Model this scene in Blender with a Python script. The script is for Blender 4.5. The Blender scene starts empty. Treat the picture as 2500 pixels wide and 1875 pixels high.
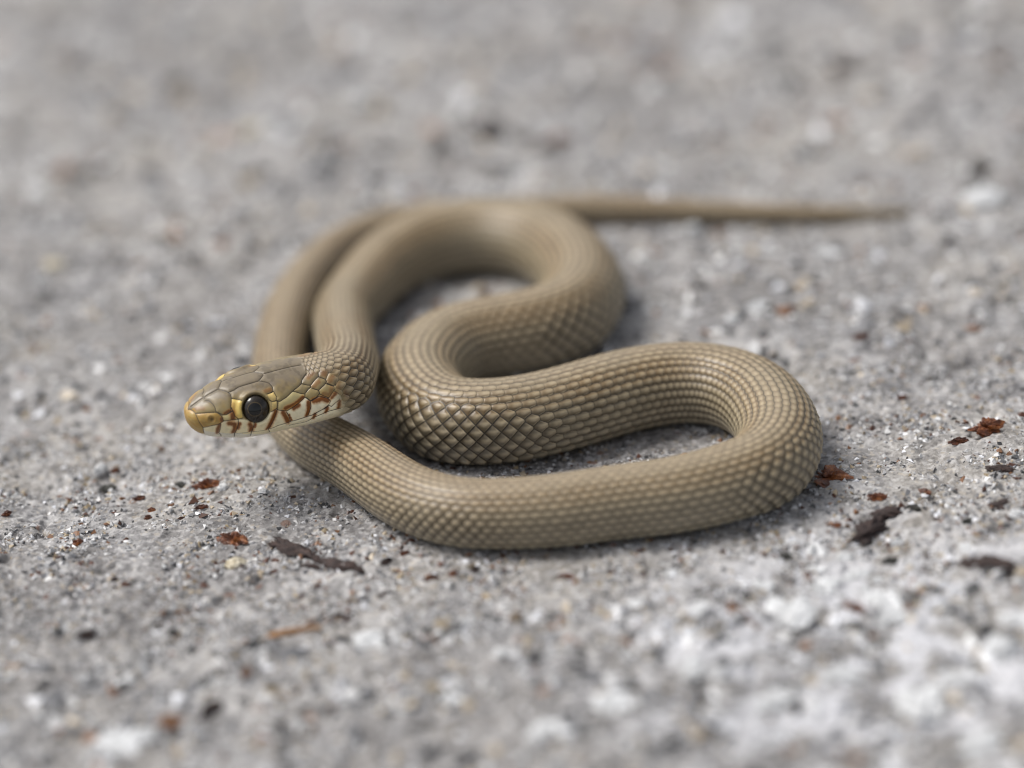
# A young olive-brown whip snake coiled on rough grey stone, macro photograph.
# World: 1 unit = 1 m. All tables below are in millimetres (MM converts).
import bpy, math, random
import numpy as np
MM = 0.001

# ------------------------------------------------------------------ camera, light, exposure
scene = bpy.context.scene
PITCH = math.radians(25.0)
ROLL = math.radians(4.6)
cam_data = bpy.data.cameras.new('camera')
cam = bpy.data.objects.new('camera', cam_data)
scene.collection.objects.link(cam)
scene.camera = cam
cam_data.lens = 105.0
cam_data.sensor_width = 36.0
cam_data.clip_start = 0.01
cam_data.clip_end = 500.0
cam_data.dof.use_dof = True
cam_data.dof.focus_distance = 365.0 * MM
cam_data.dof.aperture_fstop = 7.3
cam_data.dof.aperture_blades = 0
from mathutils import Matrix, Vector
fwd = Vector((0, math.cos(PITCH), -math.sin(PITCH)))
x0 = Vector((1, 0, 0)); u0 = x0.cross(fwd)
cr = math.cos(ROLL) * x0 - math.sin(ROLL) * u0
cu = math.sin(ROLL) * x0 + math.cos(ROLL) * u0
M = Matrix((cr, cu, -fwd)).transposed().to_4x4()
M.translation = Vector((1.07389, -325.16159, 166.35230)) * MM
cam.matrix_world = M

SUN_EL, SUN_AZ = math.radians(58), math.radians(-72)      # azimuth from +y (away) towards +x
world = bpy.data.worlds.new('World'); scene.world = world
world.use_nodes = True
wn = world.node_tree
for n in list(wn.nodes): wn.nodes.remove(n)
sky = wn.nodes.new('ShaderNodeTexSky'); sky.sky_type = 'NISHITA'
sky.sun_disc = False; sky.sun_elevation = SUN_EL; sky.sun_rotation = SUN_AZ
sky.dust_density = 4.0
hs = wn.nodes.new('ShaderNodeHueSaturation'); hs.inputs['Saturation'].default_value = 0.28   # thin high cloud: nearly white
bg = wn.nodes.new('ShaderNodeBackground'); bg.inputs['Strength'].default_value = 0.085
wo = wn.nodes.new('ShaderNodeOutputWorld')
wn.links.new(sky.outputs[0], hs.inputs['Color']); wn.links.new(hs.outputs[0], bg.inputs[0]); wn.links.new(bg.outputs[0], wo.inputs[0])
sl = bpy.data.lights.new('sun', 'SUN'); sl.energy = 1.5; sl.angle = math.radians(22); sl.color = (1.0, 0.96, 0.9)
sun = bpy.data.objects.new('sun', sl); scene.collection.objects.link(sun)
sd = Vector((math.sin(SUN_AZ) * math.cos(SUN_EL), math.cos(SUN_AZ) * math.cos(SUN_EL), math.sin(SUN_EL)))
sun.rotation_euler = sd.to_track_quat('Z', 'Y').to_euler()
sun.location = sd * 0.6
scene.view_settings.view_transform = 'Standard'
scene.view_settings.look = 'None'
scene.view_settings.gamma = 1.0
scene.view_settings.exposure = 0.74
scene.render.engine = 'CYCLES'
scene.cycles.use_denoising = True
scene.cycles.max_bounces = 6
scene.cycles.filter_width = 1.1

# ------------------------------------------------------------------ helpers
def hash01(ix, iy, seed):
    h = (ix.astype(np.int64) * 374761393 + iy.astype(np.int64) * 668265263 + seed * 2147483629) & 0xFFFFFFFF
    h = ((h ^ (h >> 13)) * 1274126177) & 0xFFFFFFFF
    h = ((h ^ (h >> 16)) * 2246822519) & 0xFFFFFFFF
    return ((h ^ (h >> 15)) & 0xFFFFFF) / float(0x1000000)
def noise2(x, y, seed=0):
    ix = np.floor(x); iy = np.floor(y); fx = x - ix; fy = y - iy
    ix = ix.astype(np.int64); iy = iy.astype(np.int64)
    ux = fx * fx * fx * (fx * (fx * 6 - 15) + 10); uy = fy * fy * fy * (fy * (fy * 6 - 15) + 10)
    def g(ax, ay):
        an = hash01(ix + ax, iy + ay, seed) * 2 * np.pi
        return np.cos(an) * (fx - ax) + np.sin(an) * (fy - ay)
    a = g(0, 0) * (1 - ux) + g(1, 0) * ux
    b = g(0, 1) * (1 - ux) + g(1, 1) * ux
    return (a * (1 - uy) + b * uy) * 1.4
def smooth(a, b, x):
    t = np.clip((x - a) / (b - a), 0, 1); return t * t * (3 - 2 * t)

def mesh_obj(name, verts, faces_flat, sizes, mat, parent=None, shade_smooth=True):
    """verts (n,3) in mm; faces as a flat loop array and a list of face sizes"""
    me = bpy.data.meshes.new(name)
    nv = len(verts); me.vertices.add(nv)
    me.vertices.foreach_set('co', (np.asarray(verts, dtype=np.float32) * MM).ravel())
    me.loops.add(len(faces_flat)); me.loops.foreach_set('vertex_index', np.asarray(faces_flat, dtype=np.int32))
    sizes = np.asarray(sizes, dtype=np.int32)
    me.polygons.add(len(sizes))
    me.polygons.foreach_set('loop_start', np.concatenate([[0], np.cumsum(sizes)[:-1]]).astype(np.int32))
    me.polygons.foreach_set('loop_total', sizes)
    me.polygons.foreach_set('use_smooth', np.full(len(sizes), shade_smooth))
    me.update(calc_edges=True); me.validate()
    if mat is not None: me.materials.append(mat)
    o = bpy.data.objects.new(name, me); scene.collection.objects.link(o)
    if parent is not None: o.parent = parent
    return o
def tag(o, label, cat, group=None):
    o['label'] = label; o['category'] = cat
    if group: o['group'] = group
    return o

class Nodes:
    """tiny helper for writing node materials"""
    def __init__(self, name):
        self.m = bpy.data.materials.new(name); self.m.use_nodes = True
        self.t = self.m.node_tree; self.n = self.t.nodes
        self.b = self.n['Principled BSDF']
    def new(self, kind, **kw):
        n = self.n.new(kind)
        for k, v in kw.items(): setattr(n, k, v)
        return n
    def put(self, sock, v):
        if isinstance(v, (int, float)): sock.default_value = v
        elif isinstance(v, tuple): sock.default_value = v if len(v) != 3 or sock.type == 'VECTOR' else (*v, 1.0)
        else: self.t.links.new(v, sock)
    def math(self, op, a, b=0.0, c=None, clamp=False):
        n = self.new('ShaderNodeMath', operation=op, use_clamp=clamp)
        self.put(n.inputs[0], a); self.put(n.inputs[1], b)
        if c is not None: self.put(n.inputs[2], c)
        return n.outputs[0]
    def step(self, x, a, b):
        n = self.new('ShaderNodeMapRange', interpolation_type='SMOOTHSTEP')
        self.put(n.inputs[0], x); n.inputs[1].default_value = a; n.inputs[2].default_value = b
        return n.outputs[0]
    def mix(self, f, a, b, blend='MIX'):
        n = self.new('ShaderNodeMix', data_type='RGBA', blend_type=blend)
        self.put(n.inputs[0], f); self.put(n.inputs[6], a); self.put(n.inputs[7], b)
        return n.outputs[2]
    def ramp(self, f, stops, interp='LINEAR'):
        n = self.new('ShaderNodeValToRGB'); r = n.color_ramp; r.interpolation = interp
        while len(r.elements) < len(stops): r.elements.new(0.5)
        for e, (p, c) in zip(r.elements, stops): e.position = p; e.color = (*c, 1) if len(c) == 3 else c
        self.put(n.inputs[0], f); return n.outputs[0]
    def noise(self, vec, scale, detail=3, rough=0.55):
        n = self.new('ShaderNodeTexNoise'); n.inputs['Scale'].default_value = scale
        n.inputs['Detail'].default_value = detail; n.inputs['Roughness'].default_value = rough
        self.put(n.inputs['Vector'], vec); return n.outputs['Fac']
    def voronoi(self, vec, scale, feature='F1'):
        n = self.new('ShaderNodeTexVoronoi', feature=feature); n.inputs['Scale'].default_value = scale
        self.put(n.inputs['Vector'], vec); return n
    def attr(self, name): return self.new('ShaderNodeAttribute', attribute_name=name)
    def bump(self, h, dist, strength=1.0, normal=None):
        n = self.new('ShaderNodeBump'); n.inputs['Distance'].default_value = dist; n.inputs['Strength'].default_value = strength
        self.put(n.inputs['Height'], h)
        if normal is not None: self.put(n.inputs['Normal'], normal)
        return n.outputs[0]

# ------------------------------------------------------------------ the snake's shape (numpy only)
# SNAKE-BEGIN
PATH = [(-38.7,3.2,12.78,3.80), (-35.9,4.3,12.59,3.80), (-33.2,5.5,12.40,3.80), (-30.4,6.6,12.21,3.80), (-27.6,7.8,12.02,3.80), (-24.9,8.9,11.83,3.80), (-20.8,10.1,12.00,3.80), (-19.6,14.3,11.40,3.75), (-19.6,23.9,9.00,3.70), (-20.2,31.3,8.00,3.70), (-20.8,41.6,5.80,3.80), (-20.6,52.5,3.78,4.00), (-18.5,59.0,3.78,4.30), (-15.0,66.4,4.05,4.80), (-9.6,71.5,4.32,5.20), (-1.6,72.9,4.50,5.40), (6.2,68.4,4.59,5.40), (10.9,58.2,4.68,5.40), (11.6,47.9,4.68,5.40), (8.5,40.7,4.68,5.40), (1.2,37.2,4.68,5.40), (-5.9,34.7,4.68,5.40), (-9.4,29.8,4.68,5.40), (-10.8,23.7,4.68,5.40), (-9.7,16.9,4.68,5.40), (-6.9,12.3,4.68,5.40), (-2.5,10.8,4.68,5.40), (3.3,11.6,4.59,5.30), (9.2,13.9,4.59,5.30), (15.2,16.6,4.59,5.30), (21.2,18.0,4.50,5.20), (26.4,16.8,4.50,5.10), (30.7,12.5,4.50,5.00), (32.8,5.7,4.50,5.00), (32.8,-1.3,4.41,4.90), (29.6,-7.8,4.32,4.80), (24.4,-10.4,4.14,4.60), (18.7,-11.9,4.05,4.50), (13.2,-12.3,3.96,4.40), (5.0,-13.0,3.87,4.30), (-0.5,-12.6,3.78,4.20), (-5.9,-11.2,3.69,4.10), (-10.9,-7.4,3.60,4.00), (-15.1,-1.3,3.51,3.90), (-19.1,5.6,3.42,3.80), (-23.3,11.8,3.33,3.70), (-26.7,18.7,3.24,3.60), (-29.0,27.6,3.15,3.50), (-29.6,38.1,3.06,3.40), (-28.5,56.7,2.97,3.30), (-24.6,71.9,2.79,3.10), (-18.9,81.2,2.61,2.90), (-11.1,86.0,2.34,2.60), (-0.7,87.3,1.98,2.20), (13.0,86.4,1.98,2.20), (29.9,83.0,1.57,1.75), (43.2,80.1,1.22,1.35), (53.1,78.5,0.90,1.00), (60.9,78.6,0.41,0.45)]
HEAD = np.array([  # mm behind the snout: half width, height above the axis, depth below it, squareness
    (0.0, 0.00, 0.00, 0.00, 2.2), (0.25, 1.15, 0.60, 1.25, 2.2), (1.0, 2.15, 1.20, 2.20, 2.3), (2.5, 2.95, 2.10, 2.95, 2.4),
    (5.0, 3.75, 3.05, 3.45, 2.6), (7.5, 4.40, 3.55, 3.50, 2.6), (10.0, 4.90, 3.80, 3.15, 2.5), (13.0, 5.10, 4.05, 2.90, 2.4),
    (16.0, 5.05, 4.10, 2.90, 2.2), (19.0, 4.60, 4.05, 3.10, 2.1), (22.0, 4.10, 3.85, 3.35, 2.0), (26.0, 3.80, 3.75, 3.6, 2.0)])
HEAD_END = 26.0
HEAD_ROLL = 0.22
BODY_N, HEAD_N = 176, 528

def cubic(xs, ys, q):
    """natural cubic spline through (xs, ys), evaluated at q"""
    xs = np.asarray(xs, float); ys = np.asarray(ys, float); n = len(xs); h = np.diff(xs)
    A = np.zeros((n, n)); r = np.zeros((n,) + ys.shape[1:]); A[0, 0] = A[-1, -1] = 1
    for i in range(1, n - 1):
        A[i, i - 1] = h[i - 1]; A[i, i] = 2 * (h[i - 1] + h[i]); A[i, i + 1] = h[i]
        r[i] = 3 * ((ys[i + 1] - ys[i]) / h[i] - (ys[i] - ys[i - 1]) / h[i - 1])
    c = np.linalg.solve(A, r)
    i = np.clip(np.searchsorted(xs, q) - 1, 0, n - 2); t = q - xs[i]
    hh = h[i]
    if ys.ndim > 1: t = t[:, None]; hh = hh[:, None]
    b = (ys[i + 1] - ys[i]) / hh - hh * (2 * c[i] + c[i + 1]) / 3
    return ys[i] + b * t + c[i] * t * t + (c[i + 1] - c[i]) / (3 * hh) * t ** 3

_p = np.array(PATH)
_chord = np.concatenate([[0], np.cumsum(np.linalg.norm(np.diff(_p[:, :3], axis=0), axis=1))])
_q = np.linspace(0, _chord[-1], 6000)
_line = cubic(_chord, _p[:, :3], _q)
_arc = np.concatenate([[0], np.cumsum(np.linalg.norm(np.diff(_line, axis=0), axis=1))])
_rad = np.interp(_q, _chord, _p[:, 3])
_k = np.ones(121) / 121
_rad = np.convolve(np.pad(_rad, 60, mode='edge'), _k, mode='valid')
LENGTH = _arc[-1]
_tan = np.gradient(_line, _arc, axis=0)
def frames(s):
    c = np.stack([np.interp(s, _arc, _line[:, i]) for i in range(3)], -1)
    t = np.stack([np.interp(s, _arc, _tan[:, i]) for i in range(3)], -1)
    t /= np.linalg.norm(t, axis=1)[:, None]
    n = np.array([0, 0, 1.0]) - t * t[:, 2:3]; n /= np.linalg.norm(n, axis=1)[:, None]
    b = np.cross(t, n)
    f = HEAD_ROLL * (1 - smooth(15, 42, s))[:, None]                      # the head is tilted over a little
    return c, t, n * np.cos(f) + b * np.sin(f), b * np.cos(f) - n * np.sin(f), np.interp(s, _arc, _rad)
# one scale is about 0.38 radii long: u counts scales along the body, 0 at the head's end
_dt = np.linalg.norm(np.gradient(_tan, _arc, axis=0), axis=1)
_curv = np.convolve(np.pad(_dt, 60, mode='edge'), _k, mode='valid')
_pitch = np.clip(0.328 * _rad * (1 - 0.38 * np.clip(_curv * _rad, 0, 0.7)), 0.35, None)
_pitch *= 1 - 0.36 * (1 - smooth(22, 60, _arc))                 # small scales on the neck
_du = 1.0 / _pitch
_u = np.concatenate([[0], np.cumsum((_du[1:] + _du[:-1]) / 2 * np.diff(_arc))])
def u_of(s): return np.interp(s, _arc, _u)
def s_of(u): return np.interp(u, _u, _arc)
TH_DEG = [0, 110, 126, 137, 180]; TH_V = [0, 9.9, 10.95, 11.5, 14.4]
def v_of(th): return np.sign(th) * np.interp(np.abs(th), np.radians(TH_DEG), TH_V)

def section(s, th):
    """local offsets (side, up) of the skin at arc position s (n,) and angles th (m,) -> (n, m) arrays, plus a head weight"""
    s = s[:, None]; th = th[None, :]
    R = np.interp(s, _arc, _rad)
    bx, bz = R * 1.02 * np.sin(th), R * 0.99 * np.cos(th)
    lo = -bz / R
    bz = np.where(lo > 0.6, -R * (0.6 + 0.34 * np.tanh((lo - 0.6) / 0.34)), bz)          # belly flattened where it lies
    rt = np.sqrt(np.clip(s, 0, None)); xs = np.sqrt(HEAD[:, 0])
    cols = [cubic(xs, HEAD[:, i], np.clip(rt, 0, xs[-1]).ravel()).reshape(rt.shape) for i in (1, 2, 3, 4)]
    w, top, bot, sq = cols
    top = np.maximum(top, 1e-4); bot = np.maximum(bot, 1e-4); w = np.maximum(w, 1e-4)
    h = np.where(np.cos(th) > 0, top, bot)
    sn, cs = np.abs(np.sin(th)), np.abs(np.cos(th))
    sq = np.where(np.cos(th) > 0, 1.95 + 0.1 * sq / 2.6, sq)                              # rounded crown, squarer jaw
    r = ((sn / w) ** sq + (cs / h) ** sq) ** (-1 / sq)
    hx, hz = r * np.sin(th), r * np.cos(th)
    k = 1 - np.clip((s - 19) / (HEAD_END + 2 - 19), 0, 1); k = k * k * (3 - 2 * k)
    return bx * (1 - k) + hx * k, bz * (1 - k) + hz * k, k * np.ones_like(th)

def skin(s, th):
    """world positions (n, m, 3)"""
    c, t, n, b, R = frames(s)
    ox, oz, k = section(s, th)
    return c[:, None] + b[:, None] * ox[..., None] + n[:, None] * oz[..., None]
# SNAKE-END

# ------------------------------------------------------------------ the setting: rough grey stone
def stone_height(x, y):
    """mm; fine roughness everywhere, swells that fade out under the snake"""
    h = 0.60 * noise2(x / 13, y / 13, 3) + 0.42 * noise2(x / 5.1, y / 5.1, 4)
    h += 0.34 * noise2(x / 2.1, y / 2.1, 5) + 0.22 * noise2(x / 0.95, y / 0.95, 6) + 0.09 * noise2(x / 0.5, y / 0.5, 7)
    pit = noise2(x / 3.3, y / 3.3, 8) + 0.4 * noise2(x / 1.1, y / 1.1, 9)
    h -= 0.9 * smooth(0.38, 0.8, pit)
    swell = 2.6 * noise2(x / 55, y / 55, 11) + 1.0 * noise2(x / 24, y / 24, 12)
    return h, swell
_sub = _line[::40, :2]
def ground_z(x, y):
    x = np.asarray(x, float); y = np.asarray(y, float)
    h, swell = stone_height(x, y)
    k = np.ones_like(x); m = (np.abs(x) < 75) & (y > -35) & (y < 110)
    xm, ym = x[m], y[m]; d = np.full(xm.shape, 1e9)
    for px, py in _sub: d = np.minimum(d, (xm - px) ** 2 + (ym - py) ** 2)
    k[m] = smooth(3.0, 26.0, np.sqrt(d)); 
    return h * (0.55 + 0.45 * k) + swell * k - 0.12 * (1 - k)
def axis(parts):
    out = []
    for a, b, st in parts: out.append(np.arange(a, b, st))
    return np.concatenate(out)
_far = 118 * 1.35 ** np.arange(1, 14)
gx = np.concatenate([-_far[::-1], axis([(-118, -72, 0.7), (-72, 72, 0.29), (72, 118.1, 0.7)]), _far])
_fy = 245 * 1.35 ** np.arange(1, 11)
gy = np.concatenate([-92 * 1.4 ** np.arange(10, 0, -1), axis([(-92, -42, 0.45), (-42, 30, 0.27), (30, 100, 0.5), (100, 245.1, 1.0)]), _fy])
GX, GY = np.meshgrid(gx, gy)
GZ = ground_z(GX.ravel(), GY.ravel())
nx, ny = len(gx), len(gy)
idx = np.arange(nx * ny).reshape(ny, nx)
quads = np.stack([idx[:-1, :-1], idx[:-1, 1:], idx[1:, 1:], idx[1:, :-1]], -1).reshape(-1)

def stone_material():
    N = Nodes('stone')
    tc = N.new('ShaderNodeTexCoord').outputs['Object']
    big = N.noise(tc, 28, 3); mid = N.noise(tc, 150, 4, 0.6); fine = N.noise(tc, 900, 4, 0.7); tiny = N.noise(tc, 2600, 3, 0.7)
    base = N.ramp(mid, [(0.37, (0.085, 0.084, 0.086)), (0.46, (0.21, 0.208, 0.210)), (0.56, (0.33, 0.326, 0.32)), (0.66, (0.50, 0.495, 0.485))])
    blot = N.noise(tc, 75, 3, 0.6)
    base = N.mix(N.math('MULTIPLY', N.step(blot, 0.48, 0.37), 0.72), base, (0.13, 0.128, 0.132))
    base = N.mix(N.math('MULTIPLY', N.step(blot, 0.54, 0.64), 0.5), base, (0.46, 0.45, 0.43))
    wide = N.noise(tc, 26, 2, 0.5)
    base = N.mix(N.math('MULTIPLY', N.step(wide, 0.51, 0.41), 0.66), base, (0.150, 0.138, 0.125))
    warm = N.mix(N.step(big, 0.42, 0.66), base, N.mix(0.55, base, (0.36, 0.325, 0.26)))
    v = N.voronoi(tc, 1900); vc = N.new('ShaderNodeSeparateColor'); N.put(vc.inputs[0], v.outputs['Color'])
    speck = N.ramp(vc.outputs[0], [(0.0, (0.05, 0.05, 0.052)), (0.13, (0.13, 0.128, 0.125)), (0.4, (0.28, 0.275, 0.27)), (0.7, (0.36, 0.35, 0.335)), (0.86, (0.46, 0.40, 0.31)), (0.94, (0.66, 0.66, 0.65))], 'CONSTANT')
    clot = N.noise(tc, 210, 3, 0.55)
    warm = N.mix(N.math('MULTIPLY', N.step(clot, 0.43, 0.33), 0.75), warm, (0.085, 0.082, 0.082))
    warm = N.mix(N.math('MULTIPLY', N.step(clot, 0.57, 0.66), 0.65), warm, (0.54, 0.53, 0.51))
    c = N.mix(0.36, warm, speck)
    c = N.mix(N.math('MULTIPLY', N.step(fine, 0.5, 0.68), 0.6), c, (0.58, 0.57, 0.55))
    c = N.mix(N.math('MULTIPLY', N.step(fine, 0.44, 0.30), 0.75), c, (0.075, 0.072, 0.07))
    off = N.new('ShaderNodeVectorMath', operation='DISTANCE'); N.put(off.inputs[0], tc); off.inputs[1].default_value = (0.040, -0.046, 0.0)
    quartz = N.math('MULTIPLY', N.step(off.outputs['Value'], 0.046, 0.010), N.step(N.noise(tc, 150, 3, 0.6), 0.44, 0.56))
    c = N.mix(N.math('MULTIPLY', quartz, 0.72), c, (0.66, 0.67, 0.69))
    v2 = N.voronoi(tc, 420); s2 = N.new('ShaderNodeSeparateColor'); N.put(s2.inputs[0], v2.outputs['Color'])
    rust = N.math('MULTIPLY', N.math('GREATER_THAN', s2.outputs[1], 0.965), N.step(v2.outputs['Distance'], 0.34, 0.2))
    c = N.mix(N.math('MULTIPLY', rust, 0.7), c, (0.16, 0.075, 0.04))
    c = N.mix(1.0, c, (0.99, 0.985, 1.015), 'MULTIPLY')
    N.put(N.b.inputs['Base Color'], c)
    N.put(N.b.inputs['Roughness'], N.math('MULTIPLY_ADD', fine, 0.3, 0.55))
    hgt = N.math('ADD', N.math('MULTIPLY', fine, 1.0), N.math('MULTIPLY', tiny, 0.45))
    N.put(N.b.inputs['Normal'], N.bump(hgt, 0.00035, 0.8))
    return N.m
STONE = stone_material()
ground = mesh_obj('ground', np.stack([GX.ravel(), GY.ravel(), GZ], -1), quads, np.full(len(quads) // 4, 4), STONE)
ground['kind'] = 'structure'; ground['label'] = 'rough grey weathered stone surface flecked with white and dark grains'; ground['category'] = 'ground'

# angular mineral grains standing proud of the stone (nobody could count them)
def grain_material():
    N = Nodes('mineral_grain')
    N.put(N.b.inputs['Base Color'], N.attr('grain').outputs['Color'])
    N.put(N.b.inputs['Roughness'], 0.38); N.b.inputs['Specular IOR Level'].default_value = 0.5
    return N.m
GRAIN = grain_material()
rng = np.random.default_rng(11)
OCT_V = np.array([(1, 0, 0), (-1, 0, 0), (0, 1, 0), (0, -1, 0), (0, 0, 1), (0, 0, -1)], float)
OCT_F = np.array([(0, 2, 4), (2, 1, 4), (1, 3, 4), (3, 0, 4), (2, 0, 5), (1, 2, 5), (3, 1, 5), (0, 3, 5)])
def scatter(n, x0, x1, y0, y1, smin, smax):
    x = rng.uniform(x0, x1, n); y = rng.uniform(y0, y1, n)
    cl = noise2(x / 7, y / 7, 21) + 0.6 * noise2(x / 2.5, y / 2.5, 22)
    keep = rng.uniform(-0.40, 0.62, n) < cl
    x, y = x[keep], y[keep]; r = smin + (smax - smin) * rng.random(len(x)) ** 2.2
    return x, y, r
sets = [scatter(66000, -72, 72, -34, 30, 0.10, 0.50), scatter(13000, -78, 78, -72, -30, 0.24, 1.35),
        scatter(15000, -85, 85, 28, 110, 0.24, 1.35), scatter(6500, -100, 100, 105, 232, 0.5, 2.6)]
crumbs = scatter(2300, -62, 66, -27, 14, 0.16, 0.66)                  # rusty specks, thickest along the front of the snake
n_grain = sum(len(s[0]) for s in sets); sets.append(crumbs)
x = np.concatenate([s[0] for s in sets]); y = np.concatenate([s[1] for s in sets]); r = np.concatenate([s[2] for s in sets])
far = np.ones(len(x), bool); d = np.full(len(x), 1e9)
for px, py in _line[::40, :2]: d = np.minimum(d, (x - px) ** 2 + (y - py) ** 2)
z = ground_z(x, y)
n = len(x)
V = OCT_V[None] + rng.normal(0, 0.28, (n, 6, 3))
V *= np.stack([rng.uniform(0.7, 1.3, n), rng.uniform(0.7, 1.3, n), rng.uniform(0.45, 0.95, n)], -1)[:, None]
an = rng.uniform(0, 6.28, n); ca, sa = np.cos(an)[:, None], np.sin(an)[:, None]
ti = rng.normal(0, 0.5, n)[:, None]; ct, st = np.cos(ti), np.sin(ti)
X, Y, Z = V[..., 0], V[..., 1], V[..., 2]
Y, Z = Y * ct - Z * st, Y * st + Z * ct
X, Y = X * ca - Y * sa, X * sa + Y * ca
GV = np.stack([X, Y, Z], -1) * r[:, None, None] + np.stack([x, y, z + np.where(r > 0.8, -0.25, -0.12) * r], -1)[:, None]
GF = (OCT_F[None] + (np.arange(n) * 6)[:, None, None]).reshape(-1)
grains = mesh_obj('mineral_grains', GV.reshape(-1, 3), GF, np.full(n * 8, 3), GRAIN, shade_smooth=False)
grains['kind'] = 'stuff'; grains['label'] = 'white, grey, tan and dark mineral grains crusting the stone'; grains['category'] = 'grains'
pal = np.array([(0.60, 0.60, 0.59), (0.44, 0.435, 0.43), (0.30, 0.30, 0.30), (0.20, 0.20, 0.205), (0.07, 0.07, 0.07), (0.46, 0.38, 0.27), (0.34, 0.27, 0.17), (0.20, 0.10, 0.05), (0.75, 0.76, 0.78), (0.085, 0.036, 0.022)])
pk = rng.choice(len(pal), n, p=[0.17, 0.20, 0.16, 0.13, 0.14, 0.065, 0.04, 0.02, 0.065, 0.01])
vein = np.exp(-(((x - 38) / 22) ** 2 + ((y + 38) / 20) ** 2)) * (0.4 + noise2(x / 5, y / 5, 61))       # a vein rich in white quartz
big = (r > 0.8) & (rng.random(n) < 0.7)
pk = np.where(big, rng.choice([4, 3, 7, 0, 5, 8], n, p=[0.34, 0.24, 0.10, 0.18, 0.08, 0.06]), pk)
pk = np.where(rng.random(n) < 0.75 * vein, 8, pk)
pk[n_grain:] = np.where(rng.random(n - n_grain) < 0.6, 9, 7)
gc = pal[pk] * rng.uniform(0.8, 1.15, (n, 1)) * np.array([0.985, 0.985, 1.01])
ca_ = grains.data.color_attributes.new('grain', 'FLOAT_COLOR', 'POINT')
ca_.data.foreach_set('color', np.repeat(np.concatenate([np.clip(gc, 0, 0.85), np.ones((n, 1))], 1), 6, axis=0).astype(np.float32).ravel())

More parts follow.
